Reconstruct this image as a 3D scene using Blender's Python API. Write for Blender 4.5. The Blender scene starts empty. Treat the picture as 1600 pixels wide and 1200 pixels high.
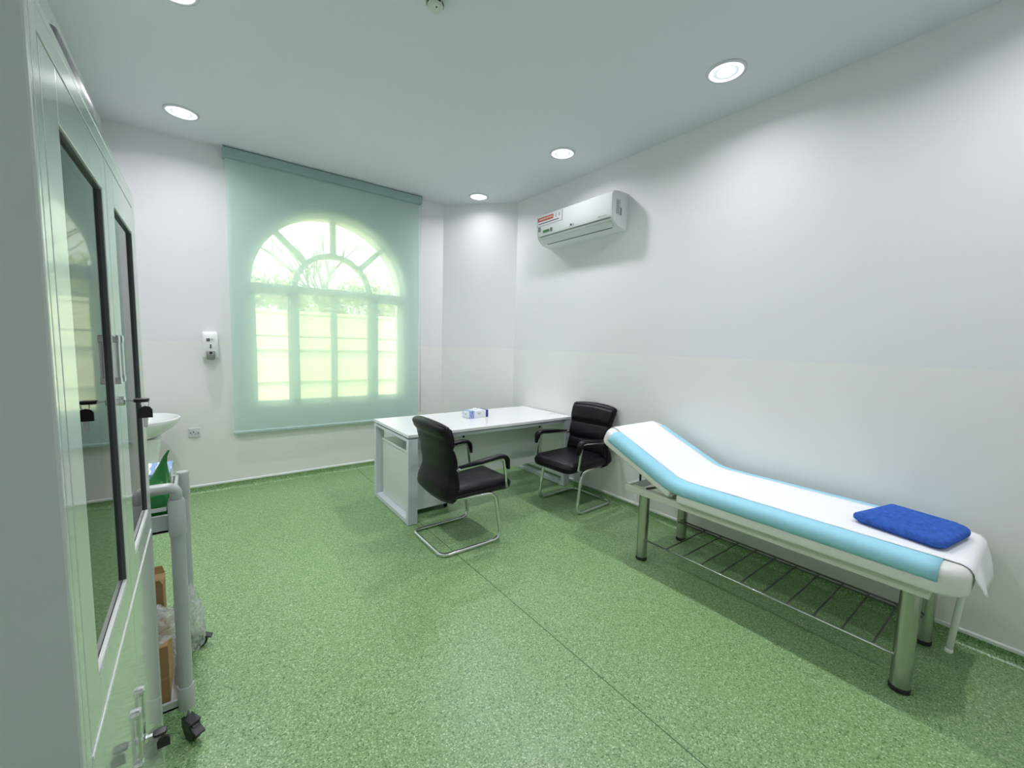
import bpy, bmesh, math, random
from mathutils import Vector, Matrix, noise
random.seed(7)
PI = math.pi
scene = bpy.context.scene
C = scene.collection

# ------------------------------------------------------------------ camera
YAW, PIT, ROL = math.radians(37.219), math.radians(5.521), math.radians(1.647)
CAMH = 1.491
cd = bpy.data.cameras.new('camera')
cam = bpy.data.objects.new('camera', cd); C.objects.link(cam)
cd.sensor_fit = 'HORIZONTAL'; cd.sensor_width = 36.0; cd.lens = 36.0 * 640.92 / 1600.0
cd.clip_start = 0.02; cd.clip_end = 200
fw = Vector((math.sin(YAW) * math.cos(PIT), math.cos(YAW) * math.cos(PIT), -math.sin(PIT)))
rt = Vector((math.cos(YAW), -math.sin(YAW), 0)); up = rt.cross(fw)
r2 = rt * math.cos(ROL) + up * math.sin(ROL); u2 = -rt * math.sin(ROL) + up * math.cos(ROL)
m = Matrix.Identity(4)
for i in range(3):
    m[i][0] = r2[i]; m[i][1] = u2[i]; m[i][2] = -fw[i]
m[2][3] = CAMH
cam.matrix_world = m
scene.camera = cam

# ------------------------------------------------------------------ world, sun, exposure
SKY = 3.9
w = bpy.data.worlds.new('overcast_sky'); scene.world = w; w.use_nodes = True
bg = w.node_tree.nodes['Background']
bg.inputs[0].default_value = (0.93, 0.97, 1.0, 1); bg.inputs[1].default_value = SKY
sd = bpy.data.lights.new('sun', 'SUN'); sd.energy = 7.0; sd.angle = 0.02; sd.color = (1, .95, .82)
sun = bpy.data.objects.new('sun', sd); C.objects.link(sun)
sun.rotation_euler = (math.radians(38), 0, math.radians(-20))
LAMP_W = 12.0
vs = scene.view_settings
vs.view_transform = 'Standard'; vs.look = 'None'; vs.gamma = 1.0; vs.use_curve_mapping = False
vs.exposure = 0.35

# ------------------------------------------------------------------ room dimensions (metres)
H = 3.192; XR = 3.119; YW = 4.77; XL = -0.571; CX = 2.475; CY = 4.083; YB = -0.62
WALLT = 0.30

# ------------------------------------------------------------------ materials
def srgb(r, g, b):
    def f(c):
        c /= 255.0
        return c / 12.92 if c <= .04045 else ((c + .055) / 1.055) ** 2.4
    return (f(r), f(g), f(b), 1)

def mat(name, col, rough=.5, metal=0.0, spec=.5, coat=0.0, bump=None, var=None, emit=None, trans=None):
    """bump=(scale,strength,detail)  var=(scale,amount): slight colour noise"""
    M = bpy.data.materials.new(name); M.use_nodes = True
    nt = M.node_tree; b = nt.nodes['Principled BSDF']
    b.inputs['Base Color'].default_value = col
    b.inputs['Roughness'].default_value = rough
    b.inputs['Metallic'].default_value = metal
    b.inputs['Specular IOR Level'].default_value = spec
    if coat:
        b.inputs['Coat Weight'].default_value = coat; b.inputs['Coat Roughness'].default_value = .05
    if emit:
        b.inputs['Emission Color'].default_value = emit[0]; b.inputs['Emission Strength'].default_value = emit[1]
    if bump or var:
        tc = nt.nodes.new('ShaderNodeTexCoord')
    if bump:
        n = nt.nodes.new('ShaderNodeTexNoise'); n.inputs['Scale'].default_value = bump[0]
        n.inputs['Detail'].default_value = bump[2] if len(bump) > 2 else 2
        nt.links.new(tc.outputs['Object'], n.inputs['Vector'])
        bp = nt.nodes.new('ShaderNodeBump'); bp.inputs['Strength'].default_value = bump[1]; bp.inputs['Distance'].default_value = .01
        nt.links.new(n.outputs[0], bp.inputs['Height']); nt.links.new(bp.outputs[0], b.inputs['Normal'])
    if var:
        n = nt.nodes.new('ShaderNodeTexNoise'); n.inputs['Scale'].default_value = var[0]; n.inputs['Detail'].default_value = 4
        nt.links.new(tc.outputs['Object'], n.inputs['Vector'])
        mx = nt.nodes.new('ShaderNodeMix'); mx.data_type = 'RGBA'
        a = var[1]
        mx.inputs[6].default_value = tuple(c * (1 - a) for c in col[:3]) + (1,)
        mx.inputs[7].default_value = tuple(min(1, c * (1 + a)) for c in col[:3]) + (1,)
        nt.links.new(n.outputs[0], mx.inputs[0]); nt.links.new(mx.outputs[2], b.inputs['Base Color'])
    return M

def m_wall():
    M = mat('wall_paint', (.8, .8, .8, 1), .5)
    nt = M.node_tree; b = nt.nodes['Principled BSDF']; L = nt.links.new
    g = nt.nodes.new('ShaderNodeNewGeometry'); s = nt.nodes.new('ShaderNodeSeparateXYZ'); L(g.outputs['Position'], s.inputs[0])
    mt = nt.nodes.new('ShaderNodeMath'); mt.operation = 'GREATER_THAN'; mt.inputs[1].default_value = 1.432; L(s.outputs['Z'], mt.inputs[0])
    mx = nt.nodes.new('ShaderNodeMix'); mx.data_type = 'RGBA'
    mx.inputs[6].default_value = (.83, .83, .815, 1); mx.inputs[7].default_value = (.80, .80, .82, 1)
    L(mt.outputs[0], mx.inputs[0]); L(mx.outputs[2], b.inputs['Base Color'])
    mr = nt.nodes.new('ShaderNodeMapRange'); mr.inputs[3].default_value = .33; mr.inputs[4].default_value = .6
    L(mt.outputs[0], mr.inputs[0]); L(mr.outputs[0], b.inputs['Roughness'])
    n = nt.nodes.new('ShaderNodeTexNoise'); n.inputs['Scale'].default_value = 60; L(g.outputs['Position'], n.inputs['Vector'])
    bp = nt.nodes.new('ShaderNodeBump'); bp.inputs['Strength'].default_value = .04; bp.inputs['Distance'].default_value = .004
    L(n.outputs[0], bp.inputs['Height']); L(bp.outputs[0], b.inputs['Normal'])
    return M

def m_vinyl():
    M = mat('green_vinyl', (.15, .35, .12, 1), .3)
    nt = M.node_tree; b = nt.nodes['Principled BSDF']; L = nt.links.new
    g = nt.nodes.new('ShaderNodeNewGeometry')
    v = nt.nodes.new('ShaderNodeTexVoronoi'); v.inputs['Scale'].default_value = 210; L(g.outputs['Position'], v.inputs['Vector'])
    bw = nt.nodes.new('ShaderNodeSeparateColor'); L(v.outputs['Color'], bw.inputs[0])
    cr = nt.nodes.new('ShaderNodeValToRGB'); e = cr.color_ramp
    e.elements[0].position = 0; e.elements[0].color = (.070, .150, .050, 1)
    e.elements[1].position = 1; e.elements[1].color = (.52, .66, .43, 1)
    a = e.elements.new(.22); a.color = (.190, .345, .140, 1)
    a = e.elements.new(.72); a.color = (.245, .410, .180, 1)
    a = e.elements.new(.88); a.color = (.33, .49, .25, 1)
    L(bw.outputs[0], cr.inputs[0])
    b.inputs['Roughness'].default_value = .34
    L(cr.outputs[0], b.inputs['Base Color'])
    n2 = nt.nodes.new('ShaderNodeTexNoise'); n2.inputs['Scale'].default_value = 220; L(g.outputs['Position'], n2.inputs['Vector'])
    bp = nt.nodes.new('ShaderNodeBump'); bp.inputs['Strength'].default_value = .10; bp.inputs['Distance'].default_value = .003
    L(n2.outputs[0], bp.inputs['Height']); L(bp.outputs[0], b.inputs['Normal'])
    return M

def m_fabric():
    """sheer roller-blind cloth: part open weave, part scattering"""
    M = bpy.data.materials.new('blind_cloth'); M.use_nodes = True
    nt = M.node_tree; nt.nodes.clear(); L = nt.links.new
    o = nt.nodes.new('ShaderNodeOutputMaterial')
    t = nt.nodes.new('ShaderNodeBsdfTransparent'); t.inputs[0].default_value = (1, 1, .88, 1)
    d = nt.nodes.new('ShaderNodeBsdfDiffuse'); d.inputs[0].default_value = (.68, .93, .93, 1)
    s = nt.nodes.new('ShaderNodeBsdfTranslucent'); s.inputs[0].default_value = (.66, .76, .58, 1)
    m1 = nt.nodes.new('ShaderNodeMixShader'); m1.inputs[0].default_value = .40
    L(d.outputs[0], m1.inputs[1]); L(s.outputs[0], m1.inputs[2])
    m2 = nt.nodes.new('ShaderNodeMixShader'); m2.inputs[0].default_value = .16
    L(m1.outputs[0], m2.inputs[1]); L(t.outputs[0], m2.inputs[2]); L(m2.outputs[0], o.inputs[0])
    return M

def m_thin(name, tint, gloss_lo, gloss_hi, rough=.02, white=0.0):
    """thin clear sheet: transparent with a Fresnel reflection"""
    M = bpy.data.materials.new(name); M.use_nodes = True
    nt = M.node_tree; nt.nodes.clear(); L = nt.links.new
    o = nt.nodes.new('ShaderNodeOutputMaterial')
    t = nt.nodes.new('ShaderNodeBsdfTransparent'); t.inputs[0].default_value = tint
    g = nt.nodes.new('ShaderNodeBsdfGlossy'); g.inputs['Roughness'].default_value = rough
    f = nt.nodes.new('ShaderNodeFresnel'); f.inputs['IOR'].default_value = 1.5
    mr = nt.nodes.new('ShaderNodeMapRange'); mr.inputs[1].default_value = 0; mr.inputs[2].default_value = 1
    mr.inputs[3].default_value = gloss_lo; mr.inputs[4].default_value = gloss_hi
    L(f.outputs[0], mr.inputs[0])
    mx = nt.nodes.new('ShaderNodeMixShader'); L(mr.outputs[0], mx.inputs[0])
    L(t.outputs[0], mx.inputs[1]); L(g.outputs[0], mx.inputs[2])
    if white:
        d = nt.nodes.new('ShaderNodeBsdfDiffuse'); d.inputs[0].default_value = (.8, .84, .84, 1)
        m2 = nt.nodes.new('ShaderNodeMixShader'); m2.inputs[0].default_value = white
        L(mx.outputs[0], m2.inputs[1]); L(d.outputs[0], m2.inputs[2]); L(m2.outputs[0], o.inputs[0])
    else:
        L(mx.outputs[0], o.inputs[0])
    return M

def m_wrap():
    M = bpy.data.materials.new('clear_plastic_wrap'); M.use_nodes = True
    nt = M.node_tree; nt.nodes.clear(); L = nt.links.new
    o = nt.nodes.new('ShaderNodeOutputMaterial')
    t = nt.nodes.new('ShaderNodeBsdfTransparent'); t.inputs[0].default_value = (.98, .99, .99, 1)
    d = nt.nodes.new('ShaderNodeBsdfDiffuse'); d.inputs[0].default_value = (.93, .95, .96, 1)
    tl = nt.nodes.new('ShaderNodeBsdfTranslucent'); tl.inputs[0].default_value = (.93, .95, .96, 1)
    g = nt.nodes.new('ShaderNodeBsdfGlossy'); g.inputs['Roughness'].default_value = .12
    a = nt.nodes.new('ShaderNodeMixShader'); a.inputs[0].default_value = .5; L(d.outputs[0], a.inputs[1]); L(tl.outputs[0], a.inputs[2])
    b = nt.nodes.new('ShaderNodeMixShader'); b.inputs[0].default_value = .40; L(a.outputs[0], b.inputs[1]); L(g.outputs[0], b.inputs[2])
    n = nt.nodes.new('ShaderNodeTexNoise'); n.inputs['Scale'].default_value = 55; n.inputs['Detail'].default_value = 3
    tc = nt.nodes.new('ShaderNodeTexCoord'); L(tc.outputs['Object'], n.inputs['Vector'])
    bp = nt.nodes.new('ShaderNodeBump'); bp.inputs['Strength'].default_value = .9; bp.inputs['Distance'].default_value = .012; L(n.outputs[0], bp.inputs['Height']); L(bp.outputs[0], g.inputs['Normal'])
    mr = nt.nodes.new('ShaderNodeMapRange'); mr.inputs[1].default_value = .35; mr.inputs[2].default_value = .65; mr.inputs[3].default_value = .65; mr.inputs[4].default_value = .30
    L(n.outputs[0], mr.inputs[0])
    c = nt.nodes.new('ShaderNodeMixShader'); L(mr.outputs[0], c.inputs[0]); L(b.outputs[0], c.inputs[1]); L(t.outputs[0], c.inputs[2]); L(c.outputs[0], o.inputs[0])
    return M

def m_print(name, base, ink, scale, thr, rough=.35, dist=4.0):
    M = mat(name, base, rough); nt = M.node_tree; b = nt.nodes['Principled BSDF']; L = nt.links.new
    tc = nt.nodes.new('ShaderNodeTexCoord')
    wv = nt.nodes.new('ShaderNodeTexWave'); wv.inputs['Scale'].default_value = scale; wv.inputs['Distortion'].default_value = dist
    wv.inputs['Detail Scale'].default_value = .8
    L(tc.outputs['Object'], wv.inputs['Vector'])
    mt = nt.nodes.new('ShaderNodeMath'); mt.operation = 'GREATER_THAN'; mt.inputs[1].default_value = thr; L(wv.outputs[1], mt.inputs[0])
    mx = nt.nodes.new('ShaderNodeMix'); mx.data_type = 'RGBA'; mx.inputs[6].default_value = base; mx.inputs[7].default_value = ink
    L(mt.outputs[0], mx.inputs[0]); L(mx.outputs[2], b.inputs['Base Color'])
    return M

WALL = m_wall(); VINYL = m_vinyl(); CLOTH = m_fabric()
CEIL = mat('ceiling_paint', (.70, .725, .765, 1), .75, bump=(40, .03))
SEAM = mat('weld_seam', (.06, .13, .045, 1), .5)
WHITEPL = mat('white_plastic', (.82, .84, .84, 1), .3)
CAPS = mat('white_cap_strip', (.80, .83, .82, 1), .4)
STEELP = mat('grey_white_painted_steel', (.60, .655, .625, 1), .22, coat=.9)
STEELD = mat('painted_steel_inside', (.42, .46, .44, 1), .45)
GASKET = mat('dark_rubber', (.085, .09, .10, 1), .45)
GLASS = m_thin('cabinet_glass', (.80, .88, .83, 1), .06, 1.0)
PANE = m_thin('window_glass', (.95, .98, .96, 1), .02, .8)
CHROME = mat('chrome', (.75, .76, .76, 1), .12, 1.0)
STAINL = mat('brushed_stainless', (.50, .50, .47, 1), .24, 1.0, bump=(300, .05))
BLACKP = mat('black_plastic', (.012, .012, .014, 1), .35)
LEATHER = mat('black_leather', (.004, .004, .006, 1), .34, spec=.25, bump=(26, .22, 3))
DESKW = mat('white_laminate', (.83, .845, .86, 1), .16)
DESKF = mat('white_powder_coat', (.66, .71, .75, 1), .35)
DESKG = mat('pale_panel_laminate', (.68, .72, .70, 1), .4)
VINYLW = mat('white_bed_vinyl', (.78, .79, .76, 1), .35, bump=(60, .05))
RAILC = mat('cream_bed_rail', (.62, .64, .56, 1), .4)
BLUEN = mat('pale_blue_nonwoven', (.33, .66, .80, 1), .8, var=(40, .06))
PAPER = mat('white_paper', (.86, .88, .90, 1), .8)
TOWEL = mat('blue_towelling', (.055, .155, .60, 1), .95, spec=.1, bump=(200, 1.0, 3), var=(42, .5))
CERAM = mat('white_ceramic', (.80, .83, .83, 1), .08, coat=.5)
TROLG = mat('grey_trolley_plastic', (.43, .46, .45, 1), .28)
CARD = mat('brown_cardboard', (.36, .22, .095, 1), .8, var=(12, .12))
CARDT = mat('cardboard_tape', (.40, .255, .115, 1), .6)
GREENB = mat('green_plastic_bag', (.010, .15, .026, 1), .22, bump=(18, .5, 3))
WRAP = m_wrap()
BLUEINK = mat('blue_print', srgb(40, 70, 170), .35)
LAMP = mat('lit_lamp_glass', (.5, .52, .54, 1), .3, emit=((.80, .90, 1, 1), .40))
LAMPR = mat('lit_lamp_rim', (.7, .7, .7, 1), .2, emit=((.95, .98, 1, 1), .80))
LAMPC = mat('lit_lamp_core', (.9, .9, .9, 1), .3, emit=((.96, .98, 1, 1), 6.0))
RING = mat('satin_lamp_ring', (.62, .65, .68, 1), .25, .2)
WFRAME = mat('white_window_frame', (.75, .78, .72, 1), .4)
SCREEN = m_thin('insect_mesh', (.93, .96, .90, 1), 0, 0.02, .5, .08)
RAIL = mat('blind_headrail', (.30, .43, .42, 1), .35)
RAILB = mat('blind_bottom_bar', (.42, .58, .54, 1), .4)
GREYP = mat('grey_plastic', (.20, .22, .19, 1), .3)
ACB = mat('air_conditioner_plastic', (.80, .82, .835, 1), .25)
ACF = mat('air_conditioner_flap', (.66, .70, .68, 1), .35)
CREAM = mat('cream_render', (.82, .79, .55, 1), .8)
CREAM2 = mat('pale_green_render', (.55, .58, .44, 1), .8)
PAVE = mat('pale_paving', (.62, .58, .46, 1), .9)
BARK = mat('bark', (.22, .20, .17, 1), .9)
LEAF = mat('outdoor_leaves', (.42, .46, .22, 1), .7)

# ------------------------------------------------------------------ mesh helpers
def mk(name, vs_, fs, mt, parent=None, smooth=False, org=(0, 0, 0)):
    me = bpy.data.meshes.new(name)
    o = Vector(org)
    me.from_pydata([tuple(Vector(v) - o) for v in vs_], [], fs)
    bm = bmesh.new(); bm.from_mesh(me); bmesh.ops.recalc_face_normals(bm, faces=bm.faces); bm.to_mesh(me); bm.free()
    if smooth:
        me.polygons.foreach_set('use_smooth', [True] * len(me.polygons))
        if smooth is not True:
            try: me.set_sharp_from_angle(angle=math.radians(smooth))
            except Exception: pass
    ob = bpy.data.objects.new(name, me); C.objects.link(ob)
    for q in (mt if isinstance(mt, (list, tuple)) else [mt]): me.materials.append(q)
    if parent is not None: ob.parent = parent
    return ob

class G:
    """collects geometry of ONE part in world (or thing-local) coordinates"""
    def __init__(s): s.v = []; s.f = []
    def add(s, v, f):
        n = len(s.v); s.v += [tuple(q) for q in v]; s.f += [tuple(i + n for i in q) for q in f]; return s
    def box(s, x0, x1, y0, y1, z0, z1, b=0.0):
        bm = bmesh.new(); bmesh.ops.create_cube(bm, size=1)
        for q in bm.verts:
            q.co = ((x0 + x1) / 2 + q.co.x * (x1 - x0), (y0 + y1) / 2 + q.co.y * (y1 - y0), (z0 + z1) / 2 + q.co.z * (z1 - z0))
        if b: bmesh.ops.bevel(bm, geom=list(bm.edges), offset=b, segments=2, affect='EDGES', profile=.5)
        bm.verts.index_update()
        s.add([q.co.copy() for q in bm.verts], [[q.index for q in f.verts] for f in bm.faces]); bm.free(); return s
    def loft(s, secs, cap=True, closed=False):
        n = len(secs[0]); v = [q for sec in secs for q in sec]; f = []
        K = len(secs)
        for i in range(K if closed else K - 1):
            j = (i + 1) % K
            for k in range(n):
                l = (k + 1) % n; f.append((i * n + k, i * n + l, j * n + l, j * n + k))
        if cap and not closed:
            f.append(tuple(range(n))); f.append(tuple(range((K - 1) * n, K * n)))
        return s.add(v, f)
    def sheet(s, rows, thick=None):
        n = len(rows[0]); v = [q for r in rows for q in r]; f = []
        for i in range(len(rows) - 1):
            for k in range(n - 1):
                f.append((i * n + k, i * n + k + 1, (i + 1) * n + k + 1, (i + 1) * n + k))
        return s.add(v, f)
    def tube(s, pts, r, fil=0.0, seg=10, closed=False, fseg=6):
        P = fillet(pts, fil, fseg, closed) if fil else [Vector(p) for p in pts]
        N = len(P); T = []
        for i in range(N):
            a = P[(i - 1) % N] if (closed or i > 0) else P[i]; b = P[(i + 1) % N] if (closed or i < N - 1) else P[i]
            T.append((b - a).normalized())
        t0 = T[0]; nrm = t0.orthogonal().normalized(); secs = []
        for i in range(N):
            if i:
                ax = T[i - 1].cross(T[i])
                if ax.length > 1e-8: nrm = Matrix.Rotation(T[i - 1].angle(T[i]), 3, ax.normalized()) @ nrm
            nrm = (nrm - T[i] * nrm.dot(T[i])).normalized(); bn = T[i].cross(nrm)
            rr = r[i] if isinstance(r, (list, tuple)) else r
            secs.append([P[i] + (nrm * math.cos(2 * PI * k / seg) + bn * math.sin(2 * PI * k / seg)) * rr for k in range(seg)])
        return s.loft(secs, closed=closed)
    def lathe(s, prof, c=(0, 0, 0), seg=24, axis='z', cap=True):
        secs = []
        for (r, h) in prof:
            sec = []
            for k in range(seg):
                a = 2 * PI * k / seg; x, y = max(r, 1e-5) * math.cos(a), max(r, 1e-5) * math.sin(a)
                p = {'z': (x, y, h), 'x': (h, x, y), 'y': (x, h, y)}[axis]
                sec.append((p[0] + c[0], p[1] + c[1], p[2] + c[2]))
            secs.append(sec)
        return s.loft(secs, cap=cap)
    def slab(s, outline, z0, z1, er, n=4, fn=None, eb=None):
        """outline: function(inset)->list of (x,y); rounded top and bottom edges"""
        secs = []
        for k in range(n + 1):
            a = PI / 2 * k / n; secs.append((er * (1 - math.sin(a)), z0 + er * (1 - math.cos(a))))
        for k in range(n + 1):
            a = PI / 2 * k / n; secs.append((er * (1 - math.cos(a)), z1 - er * (1 - math.sin(a))))
        if eb is not None:
            for k in range(n + 1):
                a = PI / 2 * k / n; secs[k] = (eb * (1 - math.sin(a)), z0 + eb * (1 - math.cos(a)))
        S = [[(x, y, z) for x, y in outline(i)] for i, z in secs]
        if fn: S = [[fn(p) for p in sec] for sec in S]
        return s.loft(S)
    def done(s, name, mt, parent=None, smooth=False, org=(0, 0, 0)):
        return mk(name, s.v, s.f, mt, parent, smooth, org)

def fillet(pts, rad, n=6, closed=False):
    P = [Vector(p) for p in pts]; out = []; N = len(P)
    for i in range(N):
        if not closed and i in (0, N - 1): out.append(P[i]); continue
        a, b, c = P[(i - 1) % N], P[i], P[(i + 1) % N]
        d1 = (a - b); d2 = (c - b); rr = rad[i] if isinstance(rad, (list, tuple)) else rad
        if rr < 1e-4 or d1.normalized().cross(d2.normalized()).length < 1e-3: out.append(b); continue
        l = min(rr, d1.length * .49, d2.length * .49)
        p, q = b + d1.normalized() * l, b + d2.normalized() * l
        for k in range(n + 1):
            t = k / n; out.append(p * (1 - t) ** 2 + b * 2 * t * (1 - t) + q * t * t)
    return out

def rrect(x0, x1, y0, y1, r, n=6):
    """rounded rectangle outline function; r one radius or 4 (x0y0, x1y0, x1y1, x0y1)"""
    R = r if isinstance(r, (list, tuple)) else [r] * 4
    def f(ins):
        o = []
        for (cx_, cy_, sx, sy, a0, q) in ((x0, y0, 1, 1, PI, R[0]), (x1, y0, -1, 1, 1.5 * PI, R[1]), (x1, y1, -1, -1, 0, R[2]), (x0, y1, 1, -1, .5 * PI, R[3])):
            rad = max(q, .002); px, py = cx_ + sx * rad, cy_ + sy * rad
            for k in range(n + 1):
                a = a0 + PI / 2 * k / n; e = max(rad - ins, .0005)
                ex = px + (rad - ins < .0005) * sx * (ins - rad); ey = py + (rad - ins < .0005) * sy * (ins - rad)
                o.append((ex + e * math.cos(a), ey + e * math.sin(a)))
        return o
    return f

def tag(o, label=None, cat=None, group=None, kind=None):
    if label: o['label'] = label
    if cat: o['category'] = cat
    if group: o['group'] = group
    if kind: o['kind'] = kind
    return o

def thing(name, label, cat, loc=(0, 0, 0), group=None):
    o = bpy.data.objects.new(name, None); C.objects.link(o); o.location = loc; o.empty_display_size = .1
    return tag(o, label, cat, group)

def copy_tree(o, parent=None):
    c = o.copy(); C.objects.link(c); c.parent = parent
    for ch in list(o.children): copy_tree(ch, c)
    return c

def struct(o): return tag(o, kind='structure')

# ------------------------------------------------------------------ room shell
fl = struct(G().box(XL - .3, XR + .3, YB - .3, YW + .3, -.12, 0).done('floor', VINYL))
G().box(1.3925, 1.3970, YB, YW, -.002, .0006).done('weld_seam', SEAM, fl)
struct(G().box(XL - .3, XR + .3, YB - .3, YW + .34, H, H + .2).done('ceiling', CEIL))
struct(G().box(XR, XR + .25, YB - .25, CY, 0, H).done('wall_right', WALL))
struct(G().box(XL - .25, XL, YB - .25, YW, 0, H).done('wall_left', WALL))
struct(G().box(XL, XR, YB - .25, YB, 0, H).done('wall_back', WALL))
g = G(); pl = [(CX, YW), (XR, CY), (XR + .25, CY), (XR + .25, YW + WALLT), (CX, YW + WALLT)]
g.loft([[(x, y, 0) for x, y in pl], [(x, y, H) for x, y in pl]])
struct(g.done('wall_corner', WALL))

# window wall with an arched opening
WC, WR_, SP, SILL = 1.178, .788, 2.0, .82
def window_wall():
    g = G(); y0, y1 = YW, YW + WALLT
    x0, x1 = WC - WR_, WC + WR_
    g.box(XL - .25, x0, y0, y1, 0, H); g.box(x1, CX, y0, y1, 0, H); g.box(x0, x1, y0, y1, 0, SILL)
    n = 48; lo = [(WC - WR_ * math.cos(PI * k / n), SP + WR_ * math.sin(PI * k / n)) for k in range(n + 1)]
    v = []; f = []
    for (x, z) in lo: v += [(x, y0, z), (x, y0, H), (x, y1, z), (x, y1, H)]
    for k in range(n):
        a, b = 4 * k, 4 * k + 4
        f += [(a, b, b + 1, a + 1), (a + 2, a + 3, b + 3, b + 2), (a, a + 2, b + 2, b)]
    g.add(v, f); return g
struct(window_wall().done('wall_window', WALL))

# skirting: coved vinyl with a white cap strip
def skirting(side, a, b, nrm):
    a, b, nrm = Vector(a).to_3d(), Vector(b).to_3d(), Vector(nrm).to_3d().normalized()
    prof = [(0.0, .0), (.030, .0), (.030, .0012), (.020, .0035), (.012, .009), (.0065, .018), (.004, .032), (.0035, .064), (0.0, .064)]
    o = struct(G().loft([[p + nrm * d + Vector((0, 0, z)) for d, z in prof] for p in (a, b)]).done('baseboard_' + side, VINYL))
    cp = [(0, .062), (.006, .062), (.009, .066), (.009, .078), (.005, .084), (0, .084)]
    G().loft([[p + nrm * d + Vector((0, 0, z)) for d, z in cp] for p in (a, b)]).done('cap_strip', CAPS, o)
skirting('window', (XL, YW), (CX, YW), (0, -1)); skirting('right', (XR, CY), (XR, YB), (-1, 0))
skirting('corner', (CX, YW), (XR, CY), (CY - YW, CX - XR)); skirting('left', (XL, YB), (XL, YW), (1, 0)); skirting('back', (XL, YB), (XR, YB), (0, 1))

# ------------------------------------------------------------------ window
def bar(g, p, q, wd, y0, y1):
    """straight bar in the window plane between (x,z) points"""
    p, q = Vector(p), Vector(q); d = (q - p).normalized(); n = Vector((-d.y, d.x)) * wd / 2
    pts = [p + n, p - n, q - n, q + n]
    g.loft([[(c.x, y0, c.y) for c in pts], [(c.x, y1, c.y) for c in pts]])
def arc(g, c, r0, r1, y0, y1, a0=0, a1=PI, n=32):
    secs = []
    for k in range(n + 1):
        a = a0 + (a1 - a0) * k / n; co, si = math.cos(a), math.sin(a)
        secs.append([(c[0] + r0 * co, y0, c[1] + r0 * si), (c[0] + r1 * co, y0, c[1] + r1 * si), (c[0] + r1 * co, y1, c[1] + r1 * si), (c[0] + r0 * co, y1, c[1] + r0 * si)])
    g.loft(secs)
FY0, FY1 = YW + .05, YW + .11
x0, x1 = WC - WR_, WC + WR_
win = None
g = G(); arc(g, (WC, SP), WR_ - .022, WR_, FY0, FY1)
bar(g, (x0 + .011, SILL), (x0 + .011, SP), .022, FY0, FY1); bar(g, (x1 - .011, SILL), (x1 - .011, SP), .022, FY0, FY1)
bar(g, (x0, SILL + .012), (x1, SILL + .012), .024, FY0, FY1)
win = struct(g.done('window_1', WFRAME))
g = G(); bar(g, (x0, 1.99), (x1, 1.99), .075, FY0 - .004, FY1 + .004); g.done('transom', WFRAME, win)
g = G(); arc(g, (1.183, SP), .357, .408, FY0 - .003, FY1 + .003); g.done('inner_arch', WFRAME, win)
for a in (45, 90, 135):
    a = math.radians(a); c = Vector((1.183, SP)); d = Vector((math.cos(a), math.sin(a)))
    g = G(); bar(g, c + d * .395, c + d * (WR_ - .012), .052, FY0, FY1); g.done('glazing_bar', WFRAME, win)
for (a, b) in ((.766, .834), (1.152, 1.213), (1.553, 1.634)):
    g = G(); bar(g, ((a + b) / 2, SILL), ((a + b) / 2, 1.96), b - a, FY0, FY1); g.done('mullion', WFRAME, win)
for (a, b) in ((x0 + .022, .766), (1.634, x1 - .022)):       # casement frames of the side lights
    g = G(); z0_, z1_ = SILL + .024, 1.953
    for (p, q) in (((a + .018, z0_), (a + .018, z1_)), ((b - .018, z0_), (b - .018, z1_)), ((a, z1_ - .018), (b, z1_ - .018))): bar(g, p, q, .036, FY0 + .01, FY1 - .01)
    g.done('casement_frame', WFRAME, win)
GY = YW + .08
for (a, b) in ((x0 + .02, .766), (.834, 1.152), (1.213, 1.553), (1.634, x1 - .02)):
    G().box(a, b, GY, GY + .004, SILL + .02, 1.955).done('pane', PANE, win)
n = 10
for q in range(4):
    a0, a1 = math.radians(45 * q + 3), math.radians(45 * q + 42); g = G(); arc(g, (1.183, SP), .40, WR_ - .014, GY, GY + .004, a0, a1, n); g.done('pane', PANE, win)
g = G(); pts = [(1.183 + .365 * math.cos(PI * k / 24), 2.02 + .345 * math.sin(PI * k / 24)) for k in range(25)]
g.loft([[(x, GY, z) for x, z in pts], [(x, GY + .004, z) for x, z in pts]]); g.done('pane', PANE, win)
for (a, b) in ((.834, 1.152), (1.213, 1.553)):
    G().box(a, b, GY + .020, GY + .0215, SILL + .03, 1.95).done('insect_screen', SCREEN, win)

# ------------------------------------------------------------------ outdoors, seen through the blind
gr = G().box(-14, 18, YW + WALLT, 34, -.35, -.25).done('courtyard_ground', PAVE); struct(gr)
bw_ = thing('boundary_wall', 'cream boundary wall with recessed pale green courses outside the window', 'wall', (3, 8.4, -.25))
G().box(-8, 14, 8.45, 8.62, -.25, 1.93).done('wall_core', CREAM2, bw_, org=(3, 8.4, -.25))
for (a, b) in ((-.2, .56), (.70, 1.12), (1.285, 1.50), (1.53, 1.93)):
    G().box(-8, 14, 8.40, 8.46, a, b, .004).done('course', CREAM, bw_, org=(3, 8.4, -.25))
G().box(-8, 14, 8.37, 8.64, 1.93, 1.98, .006).done('coping', CREAM, bw_, org=(3, 8.4, -.25))

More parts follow.
